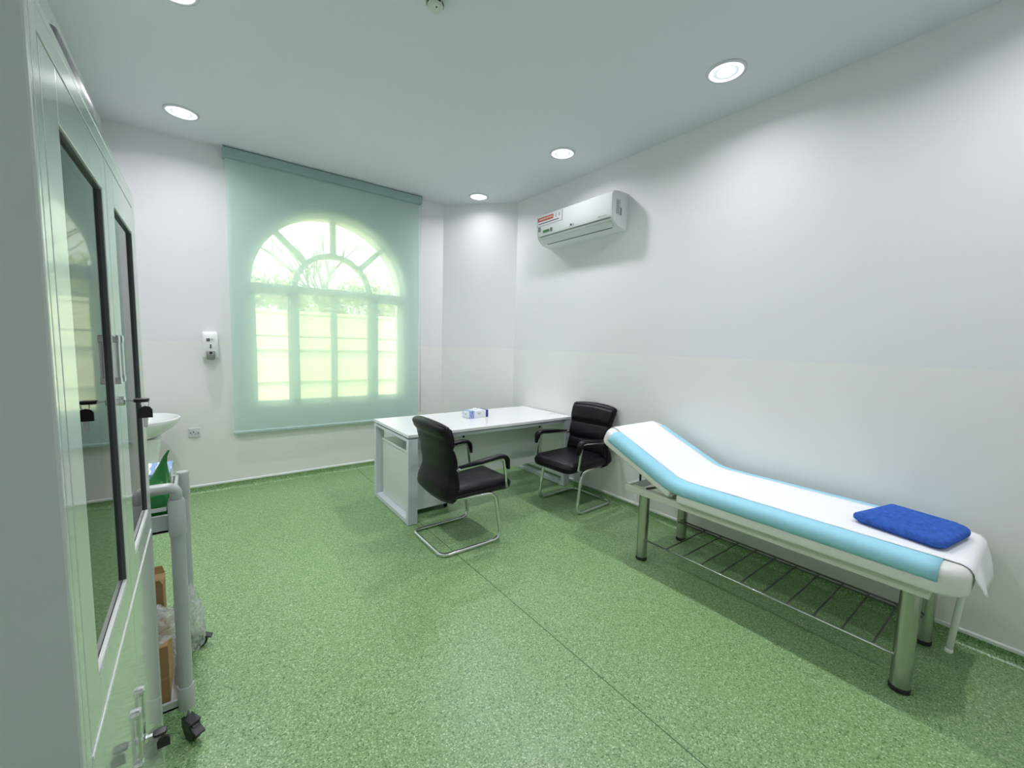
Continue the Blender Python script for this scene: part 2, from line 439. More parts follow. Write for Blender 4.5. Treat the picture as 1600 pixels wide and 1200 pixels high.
def leafy(name, label, base, h, cr, seed, nleaf=900):
    rnd = random.Random(seed); t = thing(name, label, 'tree', base, 'trees beyond the boundary wall')
    g = G(); tips = []
    def grow(p, d, l, r, dep):
        q = p + d * l; mid = p + d * l * .5 + Vector((rnd.uniform(-1, 1), rnd.uniform(-1, 1), 0)) * l * .06
        g.tube([p, mid, q], [r, r * .85, r * .65], seg=6)
        if dep == 0: tips.append(q); return
        for _ in range(3 if dep > 1 else 2):
            e = (d + Vector((rnd.uniform(-.8, .8), rnd.uniform(-.8, .8), rnd.uniform(-.1, .5)))).normalized()
            grow(q, e, l * rnd.uniform(.6, .8), r * .6, dep - 1)
    grow(Vector((0, 0, 0)), Vector((0, 0, 1)), h * .42, h * .022, 4)
    g.done('trunk_and_branches', BARK, t, True)
    if nleaf:
        v = []; f = []
        for i in range(nleaf):
            c = rnd.choice(tips) + Vector((rnd.gauss(0, 1), rnd.gauss(0, 1), rnd.gauss(0, 1))) * cr
            a = Vector((rnd.uniform(-1, 1), rnd.uniform(-1, 1), rnd.uniform(-1, 1))).normalized() * .11; b = a.orthogonal().normalized() * .05
            k = len(v); v += [c - a, c + b, c + a, c - b]; f.append((k, k + 1, k + 2, k + 3))
        o = mk('foliage', v, f, LEAF, t); o['kind'] = 'stuff'
    return t
leafy('bare_tree', 'nearly leafless tree with thin spreading branches beyond the boundary wall', (2.55, 10.6, -.25), 3.7, .1, 3, 0)
leafy('leafy_tree', 'bushy tree seen through the side of the arched window', (1.3, 14.5, -.25), 2.9, .26, 11, 1500)
leafy('leafy_tree', 'low bushy tree seen through the inner arch of the window', (4.6, 15.5, -.25), 2.9, .28, 21, 1800)

# ------------------------------------------------------------------ roller blind
BY = YW - .05
bl = thing('roller_blind', 'sage green sheer roller blind drawn down over the arched window', 'blind', (1.18, BY, .54))
OB = (1.18, BY, .54)
prof = [(4.665, 3.105), (4.660, 3.112), (4.660, 3.122), (4.655, 3.126), (4.655, 3.175), (4.665, 3.188), (4.765, 3.188), (4.765, 3.112), (4.755, 3.105)]
G().loft([[(x, y, z) for y, z in prof] for x in (.222, 2.128)]).done('headrail', RAIL, bl, org=OB)
for x in (.216, 2.128): G().box(x, x + .007, 4.653, 4.767, 3.102, 3.190, .002).done('end_cap', RAIL, bl, org=OB)
rows = []
for i in range(41):
    z = .57 + (3.12 - .57) * i / 40; row = []
    for k in range(41):
        u = k / 40; x = .232 + (2.125 - .232) * u
        row.append((x, BY + .004 * math.sin(u * 9 + .6) * (1 - i / 40) ** 2, z))
    rows.append(row)
fab = G().sheet(rows).done('cloth', CLOTH, bl, True, OB)
g = G(); pf = [(-.010, .545), (-.013, .552), (-.013, .568), (-.008, .576), (.008, .576), (.013, .568), (.013, .552), (.010, .545)]
g.loft([[(x, BY + a, z) for a, z in pf] for x in (.228, 2.129)]).done('bottom_bar', RAILB, bl, org=OB)
for dx in (0, .022):
    G().tube([(2.140 + dx * .6, BY - .022 + dx, 3.11), (2.145 + dx * .6, BY - .02 + dx, .62)], .0028, seg=6).done('cord', WHITEPL, bl, True, OB)

# ------------------------------------------------------------------ downlights
def downlight():
    t = thing('downlight', '', 'lamp')
    G().lathe([(.095, -.001), (.095, -.006), (.099, -.011), (.106, -.010), (.111, -.006), (.113, 0), (.095, 0)], seg=40, cap=False).done('trim_ring', RING, t, 40)
    G().lathe([(.096, -.003), (.096, -.0075), (.091, -.0105), (.080, -.0105), (.069, -.0070)], seg=40, cap=False).done('glass_rim', LAMPR, t, 40)
    G().lathe([(.070, -.004), (.070, -.0075), (.052, -.0060), (.0, -.0060)], seg=40).done('frosted_lens', LAMP, t, 40)
    G().lathe([(.046, -.005), (.045, -.011), (.030, -.0135), (0, -.014)], seg=32).done('bulb_glass', LAMPC, t, 40)
    ld = bpy.data.lights.new('downlight_beam', 'AREA'); ld.shape = 'DISK'; ld.size = .088; ld.energy = LAMP_W; ld.spread = math.radians(152)
    ld.color = (.965, .955, 1.0)
    ld.use_nodes = True; nt = ld.node_tree; em = nt.nodes['Emission']
    lf = nt.nodes.new('ShaderNodeLightFalloff'); lf.inputs['Strength'].default_value = 1.0; lf.inputs['Smooth'].default_value = 1.0
    nt.links.new(lf.outputs['Quadratic'], em.inputs['Strength'])
    lo = bpy.data.objects.new('beam', ld); C.objects.link(lo); lo.parent = t; lo.location = (0, 0, -.018)
    return t
dl0 = downlight()
DL = [((-.055, 4.22), 'lit round downlight in the ceiling between the blind and the cabinet wall'),
      ((2.640, 4.22), 'lit round downlight in the ceiling before the angled corner wall'),
      ((2.620, 2.806), 'lit round downlight in the ceiling beside the air conditioner'),
      ((2.625, 1.380), 'lit round downlight in the ceiling above the examination couch'),
      ((-.055, 2.79), 'lit round downlight in the ceiling above the grey trolley'),
      ((-.055, 1.40), 'lit round downlight in the ceiling above the steel cabinet'),
      ((2.625, -.03), 'lit round downlight in the ceiling past the foot of the couch')]
for i, ((x, y), lab) in enumerate(DL):
    d = dl0 if i == 0 else copy_tree(dl0)
    d.location = (x, y, H); d.rotation_euler.z = i * .7; tag(d, lab, 'lamp', 'round ceiling downlights')

# smoke detector
sdp = thing('smoke_detector', 'small round smoke detector with slotted rim on the ceiling', 'detector', (.995, 2.035, H))
G().lathe([(.052, 0), (.052, -.010), (.047, -.014), (.030, -.014)], seg=32).done('base', mat('detector_plastic', (.55, .60, .53, 1), .4), sdp, 40)
G().lathe([(.040, -.014), (.040, -.032), (.034, -.040), (0, -.042)], seg=32).done('dome', mat('detector_dome', (.62, .66, .60, 1), .4), sdp, 40)
for k in range(8):
    a = 2 * PI * k / 8; c, s_ = math.cos(a), math.sin(a); g = G(); g.box(-.011, .011, .0385, .0415, -.029, -.018)
    g.v = [(x * c - y * s_, x * s_ + y * c, z) for x, y, z in g.v]; g.done('slot', BLACKP, sdp)
G().lathe([(.004, -.041), (.004, -.044), (0, -.044)], (0, -.015, 0), 10).done('indicator', BLACKP, sdp)

# ------------------------------------------------------------------ steel cabinet
CXF = -.13; CY0, CY1 = .660, 1.520; CZ = 1.856; CXB = XL + .012; OC = (-.34, 1.09, 0)
cab = thing('steel_cabinet', 'tall glossy grey steel cabinet with two glazed doors above two solid doors', 'cabinet', OC)
g = G(); t = .014
g.box(CXB, CXF, CY0, CY0 + t, 0, CZ, .003); g.box(CXB, CXF, CY1 - t, CY1, 0, CZ, .003)
g.box(CXB, CXF, CY0 + t, CY1 - t, CZ - .014, CZ, .002); g.box(CXB, CXF - .02, CY0 + t, CY1 - t, .05, .064)
g.box(CXB, CXB + .01, CY0 + t, CY1 - t, .05, CZ - .014); g.box(CXB, CXF - .02, CY0 + t, CY1 - t, .940, .954)
g.done('body', STEELP, cab, False, OC)
g = G(); g.box(CXF - .02, CXF, CY0 + t, CY0 + .038, .0, CZ - .014, .001); g.box(CXF - .02, CXF, CY1 - .038, CY1 - t, .0, CZ - .014, .001)
g.box(CXF - .02, CXF, CY0 + .038, CY1 - .038, 1.815, CZ - .014, .001); g.box(CXF - .02, CXF, CY0 + .038, CY1 - .038, 0, .06, .001)
g.done('front_frame', STEELP, cab, False, OC)
G().box(CXF - .02, CXF + .0015, CY0 + .038, CY1 - .038, .9425, .948).done('gap_highlight_strip', mat('gap_highlight', (.85, .88, .87, 1), .3), cab, False, OC)  # added pale strip: painted highlight along the gap between upper and lower doors
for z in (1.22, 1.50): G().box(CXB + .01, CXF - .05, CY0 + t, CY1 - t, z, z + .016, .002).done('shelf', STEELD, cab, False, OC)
def frame_mesh(y0, y1, z0, z1, a, b, c, d, xf, tk):
    """flat door leaf with a rectangular opening a..b, c..d and bevelled reveal"""
    g = G(); g.box(xf - tk, xf, y0, a, z0, z1, .0012); g.box(xf - tk, xf, b, y1, z0, z1, .0012)
    g.box(xf - tk, xf, a, b, z0, c, .0012); g.box(xf - tk, xf, a, b, d, z1, .0012); return g
def handle(y, z0, z1, par):
    g = G(); g.box(CXF + .003, CXF + .0075, y - .0065, y + .0065, z0, z1, .001); g.done('handle', CHROME, par, False, OC)
    for z in (z0, z1 - .014): G().box(CXF, CXF + .0082, y - .008, y + .008, z, z + .012, .001).done('handle_post', CHROME, par, False, OC)
ZB = CY0 + .041; ZE = CY1 - .041; MID = 1.090
for (a, b, oa, ob, hy) in ((ZB, MID - .0015, .768, 1.050, 1.070), (MID + .0015, ZE, 1.174, 1.450, 1.118)):
    d = frame_mesh(a, b, .951, 1.812, oa, ob, 1.008, 1.746, CXF, .02).done('glazed_door', STEELP, cab, False, OC)
    frame_mesh(oa - .001, ob + .001, 1.007, 1.747, oa + .003, ob - .003, 1.011, 1.742, CXF - .0012, .010).done('gasket', GASKET, d, False, OC)
    g = G(); g.box(CXF - .0060, CXF - .0002, oa + .003, ob - .003, 1.0105, 1.0165, .0005); g.done('bottom_bead', mat('bead', (.78, .80, .79, 1), .3), d, False, OC)
    G().box(CXF - .0095, CXF - .0065, oa + .004, ob - .004, 1.012, 1.742).done('glass_pane', GLASS, d, False, OC)
    handle(hy, 1.395, 1.487, d)
for (a, b, hy) in ((ZB, MID - .0015, 1.040), (MID + .0015, ZE, 1.105)):
    d = G().box(CXF - .02, CXF, a, b, .063, .940, .0015).done('solid_door', STEELP, cab, False, OC)
    g = G(); g.box(CXF + .003, CXF + .0075, hy - .0065, hy + .0065, .625, .740, .001); g.done('handle', CHROME, d, False, OC)
    for z in (.625, .735): G().lathe([(.011, 0), (.011, .007), (.009, .009), (0, .009)], (CXF, hy, z), 14, 'x').done('handle_post', CHROME, d, 40, OC)
for z, y in ((1.358, 1.100), (.640, 1.085)):
    G().lathe([(.0095, 0), (.0095, .006), (.007, .008), (0, .008)], (CXF, y, z), 16, 'x').done('lock', CHROME, cab, 40, OC)
for (z, y, lab) in ((1.358, 1.100, 'black-headed key with a spare key hanging from the upper cabinet lock'), (.640, 1.085, 'black-headed key with a spare key hanging from the lower cabinet lock')):
    K = thing('key', lab, 'key', (CXF + .008, y, z - .07), 'keys in the cabinet locks'); ok = (CXF + .008, y, z - .07)
    G().box(CXF + .007, CXF + .022, y - .004, y + .004, z - .0012, z + .0012).done('blade', CHROME, K, False, ok)
    G().slab(rrect(CXF + .019, CXF + .043, y - .010, y + .010, .006), z - .0035, z + .0035, .002).done('head', BLACKP, K, 50, ok)
    G().tube([(CXF + .036 + .006 * math.cos(q * PI / 5), y, z - .007 + .010 * math.sin(q * PI / 5)) for q in range(10)], .0009, seg=5, closed=True).done('ring', CHROME, K, True, ok)
    xs = CXF + .036; sp = [(-.011, -.018), (-.011, -.028), (-.007, -.014), (0, -.0115), (.007, -.014), (.011, -.018), (.011, -.036), (-.011, -.036)]
    sp = [(-.011, -.036), (-.011, -.020), (-.0075, -.0145), (0, -.012), (.0075, -.0145), (.011, -.020), (.011, -.036)]
    G().loft([[(xs + a, y - .003, z + b) for a, b in sp], [(xs + a, y + .003, z + b) for a, b in sp]]).done('spare_head', BLACKP, K, False, ok)
    bl_ = [(-.004, -.036), (.004, -.036), (.004, -.042), (.0025, -.044), (.004, -.046), (.0025, -.049), (.003, -.053), (0, -.057), (-.003, -.054)]
    G().loft([[(xs + a, y - .001, z + b) for a, b in bl_], [(xs + a, y + .001, z + b) for a, b in bl_]]).done('spare_blade', CHROME, K, False, ok)

# storage box on top of the cabinet
ob_ = (-.32, 1.31, CZ); bx = thing('storage_box', 'dark grey lidded plastic box on top of the steel cabinet', 'box', ob_)
GB = mat('glossy_grey_plastic', (.12, .13, .145, 1), .42); GL = mat('glossy_light_grey', (.15, .16, .178, 1), .38)
G().slab(rrect(-.45, -.195, 1.145, 1.475, .012), CZ, CZ + .150, .006).done('tub', GB, bx, 40, ob_)
G().slab(rrect(-.457, -.188, 1.138, 1.482, .014), CZ + .146, CZ + .185, .004).done('lid', GL, bx, 40, ob_)

# ------------------------------------------------------------------ wash basin
ow = (XL + .22, 4.33, 0)
wb = thing('wash_basin', 'white ceramic pedestal wash basin on the cabinet-side wall', 'basin', ow)
def bsec(z, d, hw, n=28):
    """D-shaped section growing from the left wall"""
    o = []
    for k in range(n):
        a = -PI / 2 + PI * k / (n - 1); o.append((XL + .10 + (d - .10) * max(0, math.cos(a)) ** .75, ow[1] + hw * math.sin(a), z))
    o.append((XL + .002, ow[1] + hw, z)); o.append((XL + .002, ow[1] - hw, z)); return o
out = [(.640, .16, .09), (.655, .22, .14), (.69, .30, .19), (.74, .37, .235), (.785, .41, .26), (.812, .42, .268), (.822, .416, .264), (.823, .400, .250)]
S = [bsec(*p) for p in out]
def isec(z, d, hw, n=28):
    o = []
    for k in range(n):
        a = -PI / 2 + PI * k / (n - 1); o.append((XL + .12 + (d - .12) * max(0, math.cos(a)) ** .75, ow[1] + hw * math.sin(a), z))
    o.append((XL + .10, ow[1] + hw * .9, z)); o.append((XL + .10, ow[1] - hw * .9, z)); return o
S += [isec(.815, .385, .235), isec(.76, .345, .20), isec(.715, .27, .14), isec(.70, .20, .06)]
G().loft(S).done('bowl', CERAM, wb, True, ow)
S = []
for (z, a, b, hw) in ((0, .10, .30, .10), (.03, .10, .29, .095), (.25, .11, .265, .08), (.52, .10, .27, .085), (.66, .08, .29, .11)):
    S.append([(x, ow[1] + y, z) for x, y in rrect(XL + a, XL + b, -hw, hw, .07)(0)])
G().loft(S).done('pedestal', CERAM, wb, 50, ow)

# ------------------------------------------------------------------ soap dispenser and wall socket
od = (.072, YW, 1.29)
dp = thing('soap_dispenser', 'white wall soap dispenser with grey push lever beside the blind', 'dispenser', od)
g = G(); S = []
for z, hw, y1, r in ((1.292, .058, .075, .012), (1.33, .0600, .088, .016), (1.45, .0605, .092, .02), (1.505, .0595, .088, .022), (1.522, .056, .075, .022), (1.530, .045, .05, .02)):
    S.append([(od[0] + x, y, z) for x, y in rrect(-hw, hw, YW - y1, YW - .001, r)(0)])
g.loft(S).done('cover', WHITEPL, dp, 50, od)
S = []
for z, hw, y0, y1 in ((1.272, .020, -.100, -.02), (1.276, .031, -.108, -.02), (1.30, .033, -.112, -.02), (1.345, .034, -.104, -.06), (1.350, .032, -.098, -.06)):
    S.append([(od[0] + x, YW + y, z) for x, y in rrect(-hw, hw, y0, y1, .014)(0)])
lv = G().loft(S).done('push_lever', GREYP, dp, 50, od)
G().lathe([(.012, 0), (.011, -.004), (0, -.004)], (od[0], YW - .106, 1.335), 16, 'y').done('lever_button', BLACKP, lv, 40, od)
G().box(od[0] - .004, od[0] + .005, YW - .094, YW - .090, 1.375, 1.412, .001).done('level_window', BLACKP, dp, False, od)
G().box(od[0] - .030, od[0] + .030, YW - .0935, YW - .091, 1.437, 1.467, .0005).done('label', WHITEPL, dp, False, od)
lb = G().box(od[0] - .030, od[0] - .003, YW - .0942, YW - .093, 1.440, 1.466).done('logo_block', BLACKP, dp, False, od)
G().tube([(od[0] - .026, YW - .0946, 1.450), (od[0] - .018, YW - .0946, 1.458), (od[0] - .012, YW - .0946, 1.450), (od[0] - .006, YW - .0946, 1.453)], .0013, seg=5).done('logo_stroke', WHITEPL, lb, False, od)
for z in (1.445, 1.453, 1.460): G().box(od[0] + .003, od[0] + .022, YW - .0940, YW - .093, z, z + .003).done('label_line', GREYP, dp, False, od)

os_ = (-.073, YW, .588)
sk = thing('wall_socket', 'white square-pin wall socket with switch beside the wash basin', 'socket', os_)
SOCK = mat('socket_plastic', (.66, .70, .70, 1), .35)
g = G(); g.slab(rrect(-.043, .043, -.043, .043, .004), 0, .010, .003); g.v = [(os_[0] + x, YW - z, os_[2] + y) for x, y, z in g.v]
g.done('face_plate', SOCK, sk, 40, os_)
for (x, z, a, b) in ((-.030, 0, .004, .005), (-.008, .006, .005, .005), (-.020, -.013, .004, .0025), (.004, -.013, .004, .0025)):
    G().box(os_[0] + x - a, os_[0] + x + a, YW - .0108, YW - .009, os_[2] + z - b, os_[2] + z + b).done('pin_hole', BLACKP, sk, False, os_)
r_ = G().box(os_[0] + .017, os_[0] + .034, YW - .014, YW - .009, os_[2] - .010, os_[2] + .014, .002).done('rocker_switch', SOCK, sk, False, os_)
G().box(os_[0] + .021, os_[0] + .030, YW - .0146, YW - .0138, os_[2] - .006, os_[2] + .002).done('switch_mark', BLACKP, r_, False, os_)

# ------------------------------------------------------------------ air conditioner
oa = (XR, 2.96, 2.54); ac = thing('air_conditioner', 'white split air conditioner with stickers mounted high on the wall', 'air conditioner', oa)
AY0, AY1 = 2.455, 3.470
AP = [(0, 2.866), (.10, 2.868), (.165, 2.864), (.195, 2.853), (.208, 2.838), (.2105, 2.80), (.2105, 2.72), (.206, 2.66), (.199, 2.635), (.184, 2.609), (.160, 2.584), (.13, 2.566), (.09, 2.553), (.04, 2.545), (0, 2.543)]
def acsec(y, k=1.0, dz=0.0):
    cz = 2.70; return [(XR - max(d * k, 0), y, cz + (z - cz) * k) for d, z in AP]
G().loft([acsec(AY0 + .022), acsec(AY1 - .022)]).done('body', ACB, ac, 35, oa)
for (ya, yb) in ((AY0 + .022, AY0), (AY1 - .022, AY1)):
    s_ = 1 if yb > ya else -1
    e = G().loft([acsec(ya + s_ * .0015, 1.004), acsec(yb - s_ * .006, 1.004), acsec(yb, .985)]).done('end_cap', mat('end_cap_plastic', (.72, .75, .75, 1), .3), ac, 30, oa)
# outlet flap: a curved plate following the underside
def flap(d0, d1, y0, y1, off, th):
    P = [p for p in AP if p[1] < 2.63 and d0 <= p[0] <= d1]
    P = [(d + off * .6, z - off) for d, z in P]; Q = [(d - th * .6, z + th) for d, z in reversed(P)]
    return G().loft([[(XR - d, y, z) for d, z in P + Q] for y in (y0, y1)])
flap(.125, .19, AY0 + .03, AY1 - .05, .0035, .003).done('outlet_flap', ACF, ac, 30, oa)
flap(.125, .136, AY0 + .06, AY1 - .09, .0060, .003)
G().box(XR - .128, XR - .120, AY0 + .06, AY1 - .085, 2.5595, 2.566).done('outlet_slot', BLACKP, ac, False, oa)
G().box(XR - .2040, XR - .196, AY0 + .022, AY1 - .022, 2.6315, 2.6345).done('panel_gap', GREYP, ac, False, oa)
G().box(XR - .200, XR - .193, AY0 + .028, AY1 - .055, 2.6255, 2.6285).done('flap_gap', GREYP, ac, False, oa)
XS = XR - .2112
def sticker(name, y0, y1, z0, z1, mt, dx=0.0, par=None):
    return G().box(XS - dx - .0006, XS - dx + .006, y0, y1, z0, z1).done(name, mt, par or ac, False, oa)
ORANGE = mat('orange_sticker', srgb(190, 80, 40), .4); GREENS = mat('green_sticker', srgb(40, 120, 70), .4); PALE = mat('pale_sticker', (.80, .83, .86, 1), .3)
s1 = sticker('sticker', 3.080, 3.462, 2.735, 2.834, mat('grey_sticker_edge', (.33, .35, .38, 1), .4))
sticker('sticker_face', 3.090, 3.452, 2.740, 2.832, PALE, .0008, s1); sticker('orange_band', 3.212, 3.450, 2.782, 2.826, ORANGE, .0014, s1)
for k in range(9): sticker('print_mark', 3.226 + k * .023, 3.240 + k * .023, 2.799, 2.812, mat('print_white', (.8, .8, .8, 1), .5) if k == 0 else bpy.data.materials['print_white'], .002, s1)
sticker('print_line', 3.13, 3.44, 2.757, 2.766, mat('print_dark', (.05, .05, .07, 1), .5), .0014, s1)
for y in (3.125, 3.175): sticker('pictogram', y - .009, y + .009, 2.785, 2.82, mat('print_grey', (.45, .47, .5, 1), .5) if y < 3.15 else bpy.data.materials['print_grey'], .0014, s1)
for x in (0,):
    G().box(XR - .2098, XR - .200, 3.275, 3.370, 2.664, 2.690).done('green_label', GREENS, ac, False, oa)
    G().box(XR - .2098, XR - .200, 3.225, 3.262, 2.660, 2.696).done('code_label', GREYP, ac, False, oa)
    G().box(XR - .2116, XR - .205, 3.405, 3.445, 2.684, 2.730).done('code_label', GREYP, ac, False, oa)
# end-cap data plate
G().box(XR - .162, XR - .102, AY0 - .0006, AY0 + .002, 2.662, 2.794).done('data_plate', mat('data_plate', (.50, .54, .57, 1), .4), ac, False, oa)
for k in range(7): G().box(XR - .155, XR - .116 - .004 * (k % 3), AY0 - .0010, AY0 + .001, 2.676 + k * .0155, 2.682 + k * .0155).done('data_line', GREYP, ac, False, oa)
G().box(XR - .104, XR - .084, AY0 - .0010, AY0 + .002, 2.662, 2.728).done('data_code', GREYP, ac, False, oa)
def text(s, size, mt, name, parent, M, org):
    cu = bpy.data.curves.new(name, 'FONT'); cu.body = s; cu.size = size; cu.extrude = .0003; cu.align_x = 'CENTER'
    to = bpy.data.objects.new(name + '_tmp', cu); C.objects.link(to); bpy.context.view_layer.update()
    me = bpy.data.meshes.new_from_object(to.evaluated_get(bpy.context.evaluated_depsgraph_get()))
    bpy.data.objects.remove(to)
    me.transform(Matrix.Translation(-Vector(org)) @ M); me.materials.clear(); me.materials.append(mt)
    ob = bpy.data.objects.new(name, me); C.objects.link(ob); ob.parent = parent; return ob
def face_x(x, y, z):   # text that faces -x, reading towards -y
    return Matrix(((0, 0, -1, x), (-1, 0, 0, y), (0, 1, 0, z), (0, 0, 0, 1)))
DK = bpy.data.materials['print_dark']
g = G().lathe([(.011, 0), (.011, .002), (0, .002)], (XR - .2105, 2.960, 2.665), 18, 'x'); g.done('logo_disc', DK, ac, False, oa)
text('LG', .022, GREYP, 'logo_letters', ac, face_x(XR - .2095, 2.932, 2.658), oa)
text('DUAL Inverter', .017, GREYP, 'model_lettering', ac, face_x(XR - .2095, 2.565, 2.652), oa)

# ------------------------------------------------------------------ desk
DL0, DR0, DF, DB, DZ = 1.288, 3.108, 3.031, 3.838, .75
odk = (2.2, 3.435, 0)
dk = thing('office_desk', 'white office desk with square loop legs standing against the wall', 'desk', odk)
G().box(DL0 - .003, DR0, DF - .003, DB + .003, DZ - .025, DZ, .002).done('desk_top', DESKW, dk, False, odk)
for x in (DL0, DR0 - .080):
    g = G(); g.box(x, x + .08, DF, DF + .045, 0.004, .712, .0015); g.box(x, x + .08, DB - .045, DB, 0.004, .712, .0015)
    g.box(x, x + .08, DF + .045, DB - .045, .004, .042, .0015); g.box(x, x + .08, DF + .045, DB - .045, .690, .712, .0015)
    l = g.done('leg_frame', DESKF, dk, False, odk)
    for y in (DF + .03, DB - .03): G().lathe([(.018, 0), (.018, .005)], (x + .04, y, 0), 14).done('foot_glide', BLACKP, l, False, odk)
for y in (DF + .03, DB - .07): G().box(DL0 + .08, DR0 - .08, y, y + .04, .684, .712, .001).done('top_rail', DESKF, dk, False, odk)
for x in (DL0 + .02, 2.2, DR0 - .06):
    for y in (DF + .05, DB - .07): G().box(x, x + .04, y, y + .03, .712, .726).done('spacer', GREYP, dk, False, odk)
G().box(1.78, 2.955, 3.318, 3.334, .22, .672, .001).done('modesty_panel', DESKG, dk, False, odk)
for x in (1.95, 2.90): G().box(x, x + .012, 3.30, 3.318, .60, .69).done('panel_bracket', BLACKP, dk, False, odk)
G().lathe([(.030, .7495), (.030, .7525), (.024, .7532), (.022, .752), (0, .752)], (3.03, 3.28, 0), 24).done('cable_grommet', mat('grommet', (.62, .65, .66, 1), .3), dk, 40, odk)
opd = (1.56, 3.475, 0)
pd = thing('drawer_pedestal', 'white drawer pedestal standing under the end of the desk', 'cabinet', opd)
G().box(1.345, 1.775, 3.205, 3.765, .045, .560, .002).done('carcass', DESKG, pd, False, opd)
G().box(1.338, 1.780, 3.180, 3.770, .560, .578, .002).done('top_panel', DESKG, pd, False, opd)
for (a, b) in ((.050, .300), (.304, .430), (.434, .557)):
    d = G().box(1.345, 1.775, 3.186, 3.206, a, b, .0015).done('drawer_front', DESKG, pd, False, opd)
    G().tube([(1.50, 3.188, b - .03), (1.50, 3.165, b - .03), (1.62, 3.165, b - .03), (1.62, 3.188, b - .03)], .004, .008, 8).done('handle', CHROME, d, True, opd)
for x in (1.385, 1.735):
    for y in (3.24, 3.73): G().lathe([(.012, 0), (.018, .004), (.018, .045)], (x, y, 0), 12).done('castor', BLACKP, pd, True, opd)

# tissue box
ot = (2.19, 3.48, DZ + .0006); tb = thing('tissue_box', 'white and blue tissue box on the desk', 'box', ot)
TBW = mat('tissue_carton', (.80, .83, .88, 1), .35)
TBB = m_print('tissue_flower_print', (.62, .72, .88, 1), srgb(40, 80, 190), 22, .42, dist=9)
NAVY = mat('navy_print', srgb(35, 50, 130), .35)
R = Matrix.Translation(ot) @ Matrix.Rotation(math.radians(3), 4, 'Z')
def tb_box(name, a, mt, par=None):
    g = G().box(*a); o = g.done(name, mt, par or tb); return o
G().box(-.115, .115, -.060, .060, 0, .072, .001).done('carton', TBW, tb)
tb_box('flower_print', (-.1155, -.055, -.0606, .0606, .001, .0725), TBB); tb_box('navy_end', (.086, .1155, -.0606, .0606, .001, .0725), NAVY)
tb_box('end_face', (-.1158, -.1150, -.058, .045, .004, .069), TBW)
for (a, b, z) in ((0, .05, .048), (.005, .042, .042), (.012, .035, .030)): tb_box('print_line', (a - .02, b - .02, -.0612, -.0600, z, z + .0025), GREYP)
for (a, b, z) in ((-.02, .02, .040), (-.015, .02, .034)): tb_box('print_line', (-.1162, -.1150, a, b, z, z + .0025), GREYP)
rows = []
for i in range(9):
    u = i / 8; row = []
    for k in range(13):
        v_ = k / 12; x = -.05 + .10 * v_; hgt = .030 * math.sin(PI * v_) ** .7 * (.75 + .35 * math.sin(5 * v_ + 1))
        row.append((x + .004 * math.sin(9 * u), -.012 + .03 * (u - .5) * (1 - .3 * math.sin(PI * v_)) + .004 * math.sin(11 * v_), .0728 + hgt * math.sin(PI * u) ** .6))
    rows.append(row)
G().sheet(rows).done('tissue', PAPER, tb, True)
tb.rotation_euler.z = math.radians(3)

